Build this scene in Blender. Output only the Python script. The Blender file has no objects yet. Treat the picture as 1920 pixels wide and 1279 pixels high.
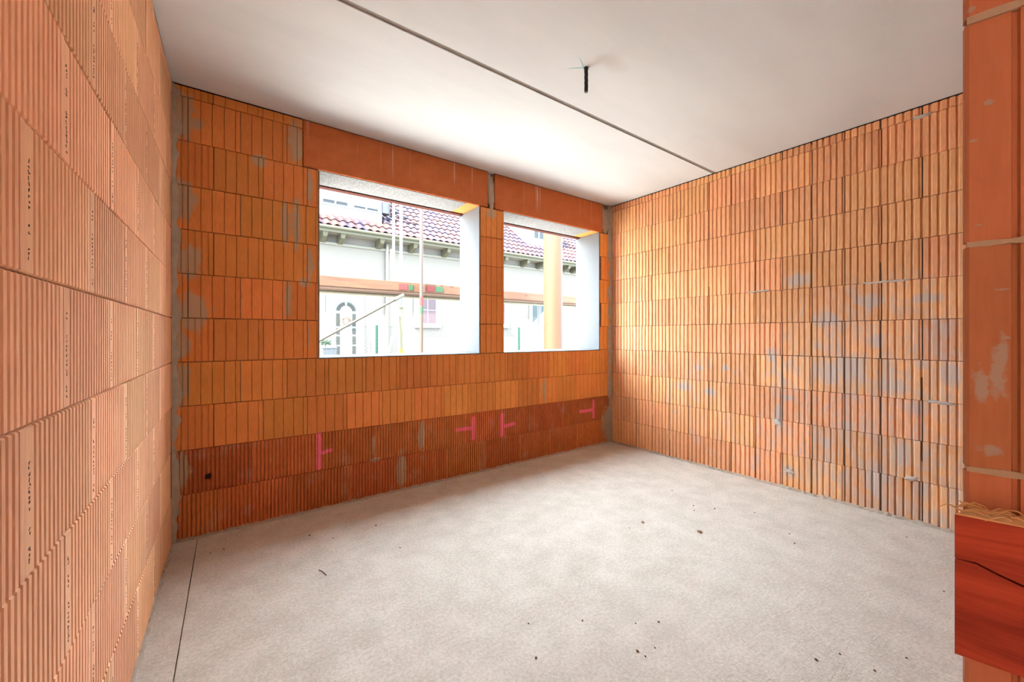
import bpy, bmesh, math, random
from mathutils import Vector, Matrix
random.seed(7)
SC = bpy.context.scene
COL = SC.collection
PI = math.pi

# ------------------------------------------------------------------ camera, sky, sun, exposure
cd = bpy.data.cameras.new('camera'); cam = bpy.data.objects.new('camera', cd); COL.objects.link(cam)
cam.location = (.235, -2.964, 1.177)
cam.rotation_euler = (PI/2, 0, -math.atan2(.5859, .8104))
cd.sensor_width = 36; cd.lens = 36*750/1920; cd.shift_y = -9.5/1920; cd.clip_start = .02; cd.clip_end = 300
SC.camera = cam
W = bpy.data.worlds.new('sky'); SC.world = W; W.use_nodes = True
bg = W.node_tree.nodes['Background']
bg.inputs['Color'].default_value = (.67, .845, 1.0, 1); bg.inputs['Strength'].default_value = 5.4
sd = bpy.data.lights.new('sun', 'SUN'); sd.energy = 20.0; sd.angle = math.radians(.6); sd.color = (1, .95, .86)
sun = bpy.data.objects.new('sun', sd); COL.objects.link(sun)
sun.rotation_euler = Vector((1.0, .30, -1.05)).to_track_quat('-Z', 'Y').to_euler()
sun.location = (-4, -6, 12)
vs = SC.view_settings
SC.display_settings.display_device = 'sRGB'
vs.view_transform = 'Standard'; vs.look = 'None'; vs.gamma = 1; vs.use_curve_mapping = False
vs.exposure = 2.80

# ------------------------------------------------------------------ measures
H = 2.62                      # room height
Z0, DZ = .008, .2545          # courses
BW = 3.741                    # back wall length
def cz(k): return min(H-.006, Z0+DZ*k)
W1 = (.76, 2.042); W2 = (2.289, 3.559); SILL = cz(4); HEAD = cz(9)
TH = .365

# ------------------------------------------------------------------ helpers
def tag(o, label=None, cat=None, group=None, kind=None):
    if label: o['label'] = label
    if cat: o['category'] = cat
    if group: o['group'] = group
    if kind: o['kind'] = kind
    return o
def mesh_data(name, v, f, m=None, smooth=False):
    me = bpy.data.meshes.new(name); me.from_pydata([tuple(p) for p in v], [], f); me.update()
    if m: me.materials.append(m)
    if smooth:
        for p in me.polygons: p.use_smooth = True
    return me
def link(name, me, parent=None, loc=(0, 0, 0), rot=(0, 0, 0)):
    o = bpy.data.objects.new(name, me); COL.objects.link(o)
    if parent: o.parent = parent
    o.location = loc; o.rotation_euler = rot
    return o
def empty(name, loc=(0, 0, 0), rz=0):
    o = link(name, None, None, loc, (0, 0, rz)); o.empty_display_size = .1; return o
class MB:
    def __init__(s): s.v = []; s.f = []
    def box(s, a, b, bev=0):
        x0, y0, z0 = a; x1, y1, z1 = b
        if bev:
            bm = bmesh.new(); bmesh.ops.create_cube(bm, size=1)
            bmesh.ops.scale(bm, vec=(x1-x0, y1-y0, z1-z0), verts=bm.verts)
            bmesh.ops.translate(bm, vec=((x0+x1)/2, (y0+y1)/2, (z0+z1)/2), verts=bm.verts)
            bmesh.ops.bevel(bm, geom=bm.edges[:], offset=bev, segments=1, affect='EDGES')
            bm.verts.index_update(); n = len(s.v)
            s.v += [v.co[:] for v in bm.verts]; s.f += [[n+v.index for v in f.verts] for f in bm.faces]; bm.free()
            return s
        n = len(s.v)
        s.v += [(x0,y0,z0),(x1,y0,z0),(x1,y1,z0),(x0,y1,z0),(x0,y0,z1),(x1,y0,z1),(x1,y1,z1),(x0,y1,z1)]
        s.f += [[n+i for i in q] for q in ((0,3,2,1),(4,5,6,7),(0,1,5,4),(1,2,6,5),(2,3,7,6),(3,0,4,7))]
        return s
    def tube(s, a, b, r, n=10, r2=None, cap=True):
        a = Vector(a); b = Vector(b); d = (b-a).normalized(); r2 = r if r2 is None else r2
        u = d.orthogonal().normalized(); w = d.cross(u); k = len(s.v)
        for p, rr in ((a, r), (b, r2)):
            for i in range(n):
                t = 2*PI*i/n; s.v.append(tuple(p+(u*math.cos(t)+w*math.sin(t))*rr))
        for i in range(n): s.f.append([k+i, k+(i+1)%n, k+n+(i+1)%n, k+n+i])
        if cap: s.f.append([k+i for i in range(n)][::-1]); s.f.append([k+n+i for i in range(n)])
        return s
    def path(s, pts, r, n=6):
        pts = [Vector(p) for p in pts]; k = len(s.v)
        for i, p in enumerate(pts):
            d = (pts[min(i+1, len(pts)-1)]-pts[max(i-1, 0)]).normalized()
            u = Vector((.31, .17, .93)).cross(d).normalized(); w = d.cross(u)
            rr = r[i] if isinstance(r, (list, tuple)) else r
            for j in range(n):
                t = 2*PI*j/n; s.v.append(tuple(p+(u*math.cos(t)+w*math.sin(t))*rr))
        for i in range(len(pts)-1):
            for j in range(n):
                s.f.append([k+i*n+j, k+i*n+(j+1)%n, k+(i+1)*n+(j+1)%n, k+(i+1)*n+j])
        s.f.append([k+j for j in range(n)][::-1]); e = k+(len(pts)-1)*n; s.f.append([e+j for j in range(n)])
        return s
    def prism(s, poly, z0, z1):
        n = len(poly); k = len(s.v)
        s.v += [(x, y, z0) for x, y in poly]+[(x, y, z1) for x, y in poly]
        s.f += [[k+i, k+(i+1)%n, k+n+(i+1)%n, k+n+i] for i in range(n)]
        s.f += [[k+i for i in range(n)][::-1], [k+n+i for i in range(n)]]
        return s
    def data(s, name, m, smooth=False): return mesh_data(name, s.v, s.f, m, smooth)
    def build(s, name, m, parent=None, loc=(0, 0, 0), rot=(0, 0, 0), smooth=False):
        return link(name, s.data(name, m, smooth), parent, loc, rot)
def smooth_angle(o, a=40):
    for p in o.data.polygons: p.use_smooth = True
    try: o.data.set_sharp_from_angle(angle=math.radians(a))
    except Exception: pass

# ------------------------------------------------------------------ materials
class NT:
    def __init__(s, name):
        s.m = bpy.data.materials.new(name); s.m.use_nodes = True; s.t = s.m.node_tree
        s.b = s.t.nodes['Principled BSDF']; s.pos = s.t.nodes.new('ShaderNodeNewGeometry').outputs['Position']
        s.obj = None
    def n(s, typ, **kw):
        q = s.t.nodes.new(typ)
        for k, v in kw.items(): setattr(q, k, v)
        return q
    def l(s, a, b): s.t.links.new(a, b)
    def put(s, sock, v):
        if hasattr(v, 'links') or hasattr(v, 'is_output'): s.l(v, sock)
        elif isinstance(v, (tuple, list)) and sock.type == 'RGBA' and len(v) == 3: sock.default_value = (*v, 1)
        else: sock.default_value = v
    def math(s, op, a, b=0., c=None, clamp=False):
        q = s.n('ShaderNodeMath', operation=op, use_clamp=clamp); s.put(q.inputs[0], a); s.put(q.inputs[1], b)
        if c is not None: s.put(q.inputs[2], c)
        return q.outputs[0]
    def vmath(s, op, a, b):
        q = s.n('ShaderNodeVectorMath', operation=op); s.put(q.inputs[0], a); s.put(q.inputs[1], b)
        return q.outputs['Value'] if op in ('LENGTH', 'DOT_PRODUCT') else q.outputs[0]
    def mix(s, fac, a, b, blend='MIX'):
        q = s.n('ShaderNodeMix', data_type='RGBA', blend_type=blend); s.put(q.inputs[0], fac); s.put(q.inputs[6], a); s.put(q.inputs[7], b)
        return q.outputs[2]
    def noise(s, scale, vec=None, detail=4, rough=.55, dist=0, sc3=None):
        v = vec if vec is not None else s.pos
        if sc3: v = s.vmath('MULTIPLY', v, sc3)
        q = s.n('ShaderNodeTexNoise'); s.l(v, q.inputs['Vector']); q.inputs['Scale'].default_value = scale
        q.inputs['Detail'].default_value = detail; q.inputs['Roughness'].default_value = rough; q.inputs['Distortion'].default_value = dist
        return q.outputs['Fac']
    def ramp(s, fac, lo, hi, a=0., b=1.):
        q = s.n('ShaderNodeMapRange', interpolation_type='SMOOTHSTEP'); s.put(q.inputs[0], fac)
        q.inputs[1].default_value = lo; q.inputs[2].default_value = hi; q.inputs[3].default_value = a; q.inputs[4].default_value = b
        return q.outputs[0]
    def rnd(s):
        if s.obj is None: s.obj = s.n('ShaderNodeObjectInfo')
        return s.obj.outputs['Random']
    def bump(s, h, st=.3, dist=.002):
        q = s.n('ShaderNodeBump'); s.l(h, q.inputs['Height']); q.inputs['Strength'].default_value = st; q.inputs['Distance'].default_value = dist
        s.l(q.outputs[0], s.b.inputs['Normal'])
    def blob(s, c, r):
        """1 at the middle of an ellipsoid, 0 on its surface, negative outside"""
        d = s.vmath('DIVIDE', s.vmath('SUBTRACT', s.pos, c), r)
        return s.math('SUBTRACT', 1., s.vmath('LENGTH', d, (0, 0, 0)))
    def done(s, col, rough=.85, spec=.2, metal=0):
        s.put(s.b.inputs['Base Color'], col); s.put(s.b.inputs['Roughness'], rough); s.b.inputs['Specular IOR Level'].default_value = spec
        s.b.inputs['Metallic'].default_value = metal
        return s.m
EK = 1.0
def plain(name, col, rough=.7, var=.12, scale=12, bump=.15, spec=.3, metal=0, sc3=None, rnd=0):
    t = NT(name); n = t.noise(scale, sc3=sc3); col = tuple(x*EK for x in col)
    c = t.mix(n, tuple(x*(1-var) for x in col), tuple(min(1, x*(1+var)) for x in col))
    if rnd:
        k = t.math('MULTIPLY_ADD', t.rnd(), rnd, 1-rnd/2); q = t.n('ShaderNodeHueSaturation'); t.put(q.inputs['Color'], c); t.put(q.inputs['Value'], k); c = q.outputs[0]
    if bump: t.bump(t.noise(scale*6, sc3=sc3), bump, .002)
    return t.done(c, rough, spec, metal)

MORTAR = (.40, .32, .245)
def clay(name, base, smears=None, pink=False, var=.16, ashy=.0, smear_col=(.50, .44, .395), nsc=11, smax=.62, lo=.60, hi=.98, sc3=(1, 1, .6)):
    t = NT(name)
    big = t.noise(2.2, detail=3); mid = t.noise(14, detail=5, sc3=(1, 1, .35)); fine = t.noise(160, detail=3, sc3=(1, 1, .12))
    d = tuple(x*(1-var*1.3) for x in base); b = (min(1, base[0]*(1+var)), min(1, base[1]*(1+var*1.3)), min(1, base[2]*(1+var*1.6)))
    c = t.mix(t.ramp(t.math('MULTIPLY_ADD', mid, .4, t.math('MULTIPLY', fine, .6)), .3, .7), d, b)
    c = t.mix(t.math('MULTIPLY', t.ramp(big, .35, .75), .12), c, (base[0]*.95, base[1]*.72, base[2]*.62))
    q = t.n('ShaderNodeHueSaturation'); t.l(c, q.inputs['Color'])
    t.l(t.math('MULTIPLY_ADD', t.rnd(), .26, .87), q.inputs['Value'])
    t.l(t.math('MULTIPLY_ADD', t.math('FRACT', t.math('MULTIPLY', t.rnd(), 7.31)), .012, .494), q.inputs['Hue'])
    c = q.outputs[0]
    if ashy:
        a = t.math('MULTIPLY', t.ramp(t.noise(9, detail=6, rough=.65, sc3=(1, 1, .6)), .52, .72), ashy)
        c = t.mix(a, c, (.56, .47, .40))
    if smears:
        acc = None
        for sm in smears:
            bl = t.blob(sm[0], sm[1])
            if len(sm) > 2: bl = t.math('MINIMUM', bl, sm[2])
            acc = bl if acc is None else t.math('MAXIMUM', acc, bl)
        nz = t.noise(nsc, detail=7, rough=.72, dist=.5, sc3=sc3)
        a = t.ramp(t.math('ADD', t.math('MULTIPLY', acc, .55), t.math('MULTIPLY', nz, 1.1)), lo, hi, 0, smax)
        c = t.mix(a, c, smear_col)
    if pink:
        wob = t.math('MULTIPLY', t.math('SUBTRACT', t.noise(45, detail=3), .5), .018)
        sx = t.n('ShaderNodeSeparateXYZ'); t.l(t.pos, sx.inputs[0]); X, Z = sx.outputs['X'], sx.outputs['Z']
        acc = None
        for (x0, z0, x1, z1, w) in pink:          # capsule strokes of spray paint
            dx, dz = x1-x0, z1-z0; L2 = dx*dx+dz*dz
            px = t.math('SUBTRACT', X, x0); pz = t.math('SUBTRACT', Z, z0)
            h = t.math('MULTIPLY_ADD', px, dx/L2, t.math('MULTIPLY', pz, dz/L2), clamp=True)
            ex = t.math('MULTIPLY_ADD', h, -dx, px); ez = t.math('MULTIPLY_ADD', h, -dz, pz)
            r = t.math('SQRT', t.math('MULTIPLY_ADD', ex, ex, t.math('MULTIPLY', ez, ez)))
            k = t.ramp(t.math('ADD', r, wob), w*.45, w*1.15, .92, 0)
            acc = k if acc is None else t.math('MAXIMUM', acc, k)
        c = t.mix(t.math('MULTIPLY', acc, t.ramp(t.noise(120, detail=2), .25, .5, .72, 1)), c, (.95, .19, .29))
    t.bump(t.math('MULTIPLY_ADD', fine, .6, t.math('MULTIPLY', mid, .6)), .35, .0015)
    return t.done(c, .88, .15)

PINK = [(.763,.508,.763,.285,.020),(.763,.375,.837,.392,.016),(1.973,.470,1.973,.301,.022),(1.819,.394,1.973,.390,.019),
        (2.271,.468,2.271,.288,.024),(2.271,.360,2.402,.372,.019),(3.458,.479,3.458,.310,.022),(3.257,.388,3.458,.384,.020)]
def rs(y, z, ry, rz): return ((3.741-.0154*y, y, z), (.3, ry, rz))
SMEAR = [rs(-2.465,1.409,.14,.06), rs(-1.648,.55,.06,.20), rs(-1.70,.70,.10,.04), rs(-2.10,.955,.16,.20), rs(-2.216,1.141,.10,.10),
         rs(-2.30,.84,.14,.12), rs(-2.40,.72,.13,.11), rs(-1.985,.90,.08,.16), rs(-2.216,.22,.10,.22), rs(-2.345,.42,.09,.16),
         rs(-2.56,.94,.10,.14), rs(-1.24,.90,.07,.05), rs(-1.003,.885,.06,.05), rs(-1.10,.677,.10,.05), rs(-.86,.70,.14,.07),
         rs(-1.60,1.03,.10,.10), rs(-1.79,1.60,.16,.10), rs(-1.72,.13,.07,.08), rs(-2.20,1.41,.14,.09), rs(-1.95,1.30,.16,.10),
         rs(-2.44,.22,.10,.16), rs(-1.95,.40,.06,.10), rs(-2.07,.55,.08,.07), rs(-2.44,1.0,.08,.08), (*rs(-2.25,.65,.9,1.1), .36), (*rs(-1.4,.55,.8,.55), .18)]
BSM = [(.579,2.593,.662,2.32),(.386,2.323,.46,2.231),(.545,2.07,.585,1.75),(.600,2.086,.650,1.76),(.690,2.285,.724,2.05),
       (.560,1.539,.600,1.285),(.690,1.795,.727,1.53),(.690,1.28,.704,1.10),(1.475,.51,1.525,.275),(1.305,.29,1.375,.02),(2.745,.765,2.79,.545),
       (2.105,2.305,2.20,2.215),(.0,2.58,.10,2.30),(.02,1.70,.14,1.50),(.03,1.42,.16,1.20),(.0,1.02,.08,.78),(.0,.52,.08,.30),(.0,2.08,.10,1.85),(.0,1.20,.08,1.05),
       (.64,1.56,.70,1.50),(1.10,.285,1.17,.255),(3.68,.76,3.76,.50),(3.69,1.02,3.76,.8),(3.60,.40,3.76,.02),(3.68,2.3,3.76,2.05),(3.69,1.6,3.76,1.3),(1.12,.30,1.14,.45),(.05,2.45,.14,2.38)]
BSM = [(((x0+x1)/2, 0, (z0+z1)/2), ((x1-x0)*.75, .2, abs(z1-z0)*.66)) for x0, z1, x1, z0 in BSM]
BK = dict(smears=BSM, smear_col=(.47, .335, .215), nsc=26, smax=.9, lo=.62, hi=.80, sc3=(1, 1, .5))
M = {}
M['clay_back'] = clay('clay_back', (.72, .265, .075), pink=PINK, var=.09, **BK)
M['clay_base'] = clay('clay_base', (.56, .165, .055), pink=PINK, ashy=.25, **BK)
M['clay_left'] = clay('clay_left', (.86, .48, .275), var=.07)
M['clay_right'] = clay('clay_right', (.80, .395, .185), smears=SMEAR, ashy=.18, var=.10, smear_col=(.50, .45, .405), smax=.74)
PSM = []
for t_, z_, a_, b_ in [(.017,1.437,.006,.005),(.006,1.398,.006,.0026),(.010,1.302,.004,.002),(.027,1.228,.008,.0025),(.030,1.175,.005,.003),
                       (.024,1.135,.010,.045),(.012,1.120,.009,.030),(.0275,1.155,.006,.035),(.004,1.547,.006,.005),(.018,1.05,.012,.010)]:
    PSM.append(((.922+.226*t_, -2.897-.974*t_, z_), (.05, a_, b_)))
M['clay_pier'] = clay('clay_pier', (.42, .165, .092), var=.05, smears=PSM, smear_col=(.36, .315, .28), nsc=95, smax=.8, lo=.66, hi=.92)
M['mortar'] = plain('mortar', MORTAR, .95, .25, 25, .6, .1)
M['mortar_dark'] = plain('mortar_dark', (.17, .11, .075), .95, .3, 25, .5, .1)
M['mortar_light'] = plain('mortar_light', (.52, .45, .38), .95, .2, 25, .6, .1)
M['hole_shade'] = plain('hole_shade', (.035, .02, .015), .95, .3, 30, 0, .05)
M['felt'] = plain('felt', (.025, .024, .024), .9, .2, 30, .3, .1)
M['chip'] = plain('chip', (.34, .21, .12), .95, .3, 60, .3, .1)
M['ink'] = plain('ink', (.09, .06, .055), .8, .2, 80, 0, .1)
M['plaster'] = plain('plaster', (.145, .136, .130), .9, .06, 30, .5, .15)
M['wood_red'] = None

def mat_floor():
    t = NT('screed'); big = t.noise(1.3, detail=4); mid = t.noise(7, detail=5, rough=.6); fine = t.noise(230, detail=3, rough=.7)
    brush = t.noise(6, detail=6, rough=.7, dist=2.5, sc3=(1, 5, 1))
    grain = t.noise(75, detail=5, rough=.75)
    c = t.mix(t.ramp(t.math('MULTIPLY_ADD', mid, .35, t.math('MULTIPLY', grain, .65)), .36, .64), (.47, .395, .315), (.66, .575, .48))
    c = t.mix(t.math('MULTIPLY', t.ramp(big, .45, .75), .22), c, (.52, .435, .35))
    c = t.mix(t.ramp(fine, .58, .72, 0, .45), c, (.30, .265, .235))
    c = t.mix(t.ramp(brush, .55, .8, 0, .25), c, (.68, .62, .555))
    t.bump(t.math('ADD', t.math('MULTIPLY', grain, .8), t.math('MULTIPLY_ADD', fine, .5, t.math('MULTIPLY', brush, .8))), .7, .006)
    return t.done(c, .9, .2)
M['floor'] = mat_floor()
def mat_ceiling():
    t = NT('concrete_slab'); big = t.noise(1.1, detail=5, rough=.6, sc3=(.5, 1.6, 1)); fine = t.noise(90, detail=4)
    c = t.mix(t.ramp(big, .3, .75), (.735, .77, .79), (.65, .675, .69))
    c = t.mix(t.ramp(fine, .62, .75, 0, .15), c, (.50, .49, .48))
    # stains around the conduit stub: thin rusty run marks and turquoise chalk
    st = t.blob((1.90, -1.56, 2.62), (.20, .10, .1)); c = t.mix(t.math('MULTIPLY', t.ramp(t.math('ADD', st, t.math('MULTIPLY', t.noise(20), .5)), .5, 1.2), .35), c, (.50, .46, .40))
    t.bump(fine, .2, .002)
    return t.done(c, .85, .2)
M['ceiling'] = mat_ceiling()
def mat_lintel():
    t = NT('shutter_box_clay'); sx = t.n('ShaderNodeSeparateXYZ'); t.l(t.pos, sx.inputs[0])
    gx = t.math('SINE', t.math('MULTIPLY', sx.outputs['X'], 2*PI/.015)); gz = t.math('SINE', t.math('MULTIPLY', sx.outputs['Z'], 2*PI/.015))
    g = t.math('MULTIPLY', gx, gz); mid = t.noise(8, detail=5)
    c = t.mix(t.ramp(mid, .2, .8), (.60, .165, .055), (.68, .215, .08))
    c = t.mix(t.ramp(g, .0, .7, 0, .55), c, (.27, .06, .025))
    run = t.noise(34, detail=2, sc3=(1, 1, .02)); lim = t.ramp(sx.outputs['Z'], 2.30, 2.62, 0, 1)
    c = t.mix(t.math('MULTIPLY', t.ramp(run, .615, .70), lim), c, (.80, .50, .38))
    t.bump(g, .6, .003)
    return t.done(c, .9, .12)
M['lintel'] = mat_lintel()
def mat_eps():
    t = NT('polystyrene'); f = t.noise(140, detail=3)
    c = t.mix(t.ramp(f, .35, .65), (.15, .145, .145), (.29, .285, .285)); t.bump(f, .5, .003)
    return t.done(c, .9, .15)
M['eps'] = mat_eps()
def mat_wood(name, a, b, k=(2, 26, 26), rough=.8, knots=True):
    t = NT(name); tc = t.n('ShaderNodeTexCoord').outputs['Object']
    g = t.noise(1.0, vec=tc, detail=6, rough=.65, dist=.8, sc3=k); c = t.mix(t.ramp(g, .3, .7), a, b)
    if knots:
        v = t.n('ShaderNodeTexVoronoi'); t.l(t.vmath('MULTIPLY', tc, (5, 11, 11)), v.inputs['Vector']); v.inputs['Scale'].default_value = 1
        c = t.mix(t.ramp(v.outputs['Distance'], .08, .22, .75, 0), c, tuple(x*.3 for x in a))
    t.bump(g, .4, .003)
    return t.done(c, rough, .25)
M['wood_red'] = mat_wood('red_painted_wood', (.20, .022, .013), (.44, .066, .033))
M['wood_raw'] = mat_wood('raw_wood', (.55, .30, .13), (.78, .50, .25), knots=False)
M['plank'] = mat_wood('scaffold_wood', (.030, .0105, .0037), (.054, .0215, .008))

# ------------------------------------------------------------------ floor and ceiling
LX = lambda y: .0152*y
RX = lambda y: 3.741-.0154*y
YB = -6.5
fl = MB().prism([(LX(YB)-.3, YB), (6, YB), (6, TH-.02), (-.3, TH-.02)], -.22, -.02).build('floor', M['mortar'])
tag(fl, 'pale rough cement screed floor of the bare room', 'floor', kind='structure')
def floor_slab(name, x0f, x1f, n=1):
    a = [(x0f(YB), YB), (x1f(YB), YB), (x1f(.0), .0), (x0f(.0), .0)]
    return MB().prism(a, -.02, 0).build(name, M['floor'], fl)
floor_slab('edge_strip', lambda y: LX(y)+.0, lambda y: LX(y)+.115+.004*math.sin(3*y))
floor_slab('screed_field', lambda y: LX(y)+.119+.004*math.sin(3*y), lambda y: RX(y)+.0)

ce = MB().box((-.6, YB+1.5, H+.02), (4.6, TH, H+.24)).build('ceiling', M['mortar_dark'])
tag(ce, 'light grey concrete slab ceiling with one dark panel seam', 'ceiling', kind='structure')
SEAM = -1.143
MB().box((-.6, SEAM+.015, H), (4.6, TH, H+.02)).build('slab_panel', M['ceiling'], ce)
MB().box((-.6, -3.6, H), (4.6, SEAM-.015, H+.02)).build('slab_panel', M['ceiling'], ce)
MB().box((-.6, YB+1.5, H), (4.6, -3.63, H+.02)).build('slab_panel', M['ceiling'], ce)
MB().box((-.6, SEAM-.0148, H+.006), (4.6, SEAM+.0148, H+.0198)).build('seam_filler', plain('seam_filler', (.30, .275, .25), .95, .25, 30, .5, .1), ce)

# ------------------------------------------------------------------ brick meshes
FACE = .0      # local y of the brick faces; the wall core lies behind at +.012
CORE = .012
def prof_strips(widths, groove=.0045, depth=.007):
    pts = []; s = 0
    for i, w in enumerate(widths):
        a, b = s+groove/2, s+w-groove/2
        if i == 0: a = s
        if i == len(widths)-1: b = s+w
        if i > 0: pts += [(s-.0005, -depth), (s+.0005, -depth)]
        pts += [(a, 0), (b, 0)]; s += w
    return pts
def prof_ridges(L, pitch, depth=.008, duty=.55, flat0=0, flat1=0):
    pts = [(0, 0)]
    s = 0
    if flat0: pts.append((flat0, 0)); s = flat0
    n = max(1, round((L-flat0-flat1)/pitch)); p = (L-flat0-flat1)/n
    for i in range(n):
        g = p*(1-duty); a = s+i*p
        if i == 0 and not flat0: pts += [(a+p*duty, 0)]; continue
        pts += [(a+g*.30, -depth), (a+g*.70, -depth), (a+g, 0), (a+p-.0004, 0)]
    if flat1:
        e = L-flat1; pts += [(e+.002, -depth), (e+.004, -depth), (e+.006, 0)]
    pts.append((L, 0))
    return pts
def prof_louvre(L, n, depth=.0108):
    p = L/n; pts = [(0, -.001)]
    for i in range(n):
        a = i*p; w = p*(.95+.1*((i*7) % 3-1)*.3)
        if i == n//2-1: pts += [(a+p*.10, 0), (a+p*.70, -.0005), (a+p*.76, -.0118), (a+p*.97, -.0118)]
        else: pts += [(a+p*.10, 0), (a+p*(.60+.05*((i*7) % 3)), -.0005), (a+p*(.70+.04*((i*7) % 3)), -depth), (a+p*.93, -depth*.75)]
    pts.append((L, -.001))
    return pts
PROF = {
 'strip': (.2470, prof_strips([.056, .053, .0585, .0555, .024])),
 'fine': (.3715, prof_ridges(.3715, .0206)),
 'corner': (.1880, prof_ridges(.1880, .0315, .005, .72)),
 'left': (.3735, prof_ridges(.3735, .0218, .0095, .56, flat0=.036, flat1=.024)),
 'louvre': (.3760, prof_louvre(.3760, 10)),
}
CACHE = {}
def brick_mesh(kind, a, b, h, m):
    key = (kind, round(a, 3), round(b, 3), round(h, 3), m.name)
    if key in CACHE: return CACHE[key]
    L, P = PROF[kind]; pts = []
    def at(s):
        for i in range(len(P)-1):
            if P[i][0] <= s <= P[i+1][0]:
                d = P[i+1][0]-P[i][0]
                return P[i][1] if d < 1e-9 else P[i][1]+(P[i+1][1]-P[i][1])*(s-P[i][0])/d
        return 0
    pts = [(a, at(a))]+[p for p in P if a+1e-4 < p[0] < b-1e-4]+[(b, at(b))]
    pts = [(s-a, d) for s, d in pts]; n = len(pts); e = .0025
    v = []
    for z, inset in ((0, e), (e, 0), (h-e, 0), (h, e)):
        v += [(s, -d+(inset if d > -.003 else 0)-FACE, z) for s, d in pts]
    f = []
    for r in range(3):
        for i in range(n-1): f.append([r*n+i, r*n+i+1, (r+1)*n+i+1, (r+1)*n+i])
    k = len(v); w = pts[-1][0]; v += [(0, CORE, 0), (w, CORE, 0), (w, CORE, h), (0, CORE, h)]
    f.append(list(range(n))[::-1]+[k, k+1]); f.append([3*n+i for i in range(n)]+[k+2, k+3])
    f.append([0, n, 2*n, 3*n, k+3, k]); f.append([n-1, k+1, k+2, 4*n-1, 3*n-1, 2*n-1])
    f[-4] = [i for i in range(n)][::-1]+[k, k+1]
    me = mesh_data('brick', v, f, m); CACHE[key] = me
    return me
def lay(wall, kind, m, k, s0, s1, first, pitch, gap=.0035, alt=None, h=None):
    """one course of bricks between s0 and s1; joints at first + n*pitch"""
    L = PROF[kind][0]; z0 = cz(k)+.0015; z1 = cz(k+1)-.0015
    n0 = math.floor((s0-first)/pitch)-1; out = []
    for n in range(n0, n0+60):
        j = first+n*pitch; a = max(j+gap/2, s0+.001); b = min(j+pitch-gap/2, s1-.001)
        if b-a < .02: continue
        kk, mm = (kind, m)
        la, lb = a-j-gap/2, b-j-gap/2
        if alt and alt(a, b): kk = alt(a, b); la, lb = 0, min(b-a, PROF[kk][0])
        Lk = PROF[kk][0]; sc = 1
        me = brick_mesh(kk, la, min(lb, Lk), round(z1-z0, 3), mm)
        o = link('brick', me, wall, (a, random.uniform(-.0012, .0016), z0))
        if lb > Lk: o.scale.x = (b-a)/(Lk-la)
        o.rotation_euler = (random.uniform(-.002, .002), 0, random.uniform(-.002, .002))
        out.append((o, a, b))
    return out

# ------------------------------------------------------------------ back wall
mb = MB()
for a, b in (((-.3, CORE, 0), (W1[0], TH, H)), ((W1[1], CORE, SILL), (W2[0], TH, HEAD)), ((W2[1], CORE, 0), (BW+.3, TH, H)),
             ((W1[0], CORE, 0), (W2[1], TH, SILL-.006)), ((W1[0], CORE+.05, HEAD+.03), (W2[1], TH, H))):
    mb.box(a, b)
wb = mb.build('wall_back', M['mortar_dark'])
tag(wb, 'orange hollow clay block wall with two unglazed window openings and pink spray marks', 'wall', kind='structure')
FIRST = {0: .208, 1: .005, 2: .192, 3: .073, 4: .192, 5: .073, 6: .192, 7: .073, 8: .192, 9: .073, 10: .190}
for k in range(11):
    spans = [(0, BW)] if k < 4 else ([(0, W1[0]-.001), (W1[1]+.001, W2[0]-.001), (W2[1]+.001, BW)] if k < 9 else [(0, .664)])
    kind, pitch, m = ('fine', .375, M['clay_base']) if k < 2 else ('strip', .2505, M['clay_back'])
    for i, (a, b) in enumerate(spans):
        if k >= 2 and i == 0:
            f0 = FIRST[k]
            for (o, aa, bb) in lay(wb, 'corner', m, k, 0, f0-.002, f0-.190, .1895): pass
            lay(wb, kind, m, k, f0, b, f0, pitch)
        else:
            f0 = FIRST[k] if not (k >= 4 and i == 1) else W1[1]
            lay(wb, kind, m, k, a, b, f0, pitch)

def patch(wall, pts_c, rx, rz, m, seed, h=.006, rough=.28, n=22, y=-.001, name='mortar_patch'):
    """irregular smear of mortar standing a few millimetres proud of the blocks"""
    r = random.Random(seed); ph = [r.uniform(0, 6.28) for _ in range(6)]
    v = [(0, -h, 0)]; f = []
    rings = (.35, .7, .9, 1.0)
    for q in rings:
        for i in range(n):
            t = 2*PI*i/n
            # super-ellipse so that tall smears keep straight flanks
            cx_, cz_ = math.cos(t), math.sin(t); p = .62
            ex = math.copysign(abs(cx_)**p, cx_); ez = math.copysign(abs(cz_)**p, cz_)
            w = 1+rough*(.5*math.sin(2*t+ph[0])+.35*math.sin(5*t+ph[1])+.35*math.sin(9*t+ph[2])+r.uniform(-.3, .3))*q
            d = h*(1-q**3)*r.uniform(.75, 1.1)
            v.append((ex*rx*q*w, -d if q < 1 else .004, ez*rz*q*w))
    for i in range(n): f.append([0, 1+(i+1) % n, 1+i])
    for k in range(len(rings)-1):
        for i in range(n): f.append([1+k*n+i, 1+k*n+(i+1) % n, 1+(k+1)*n+(i+1) % n, 1+(k+1)*n+i])
    return link(name, mesh_data(name, v, f, m, True), wall, (pts_c[0], y, pts_c[1]))
patch(wb, (.165, .349), .018, .014, M['hole_shade'], 77, h=.002, y=-.0035, name='hole_shade_patch')  # dark raised blob painting the shade of a broken-out recess
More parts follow.
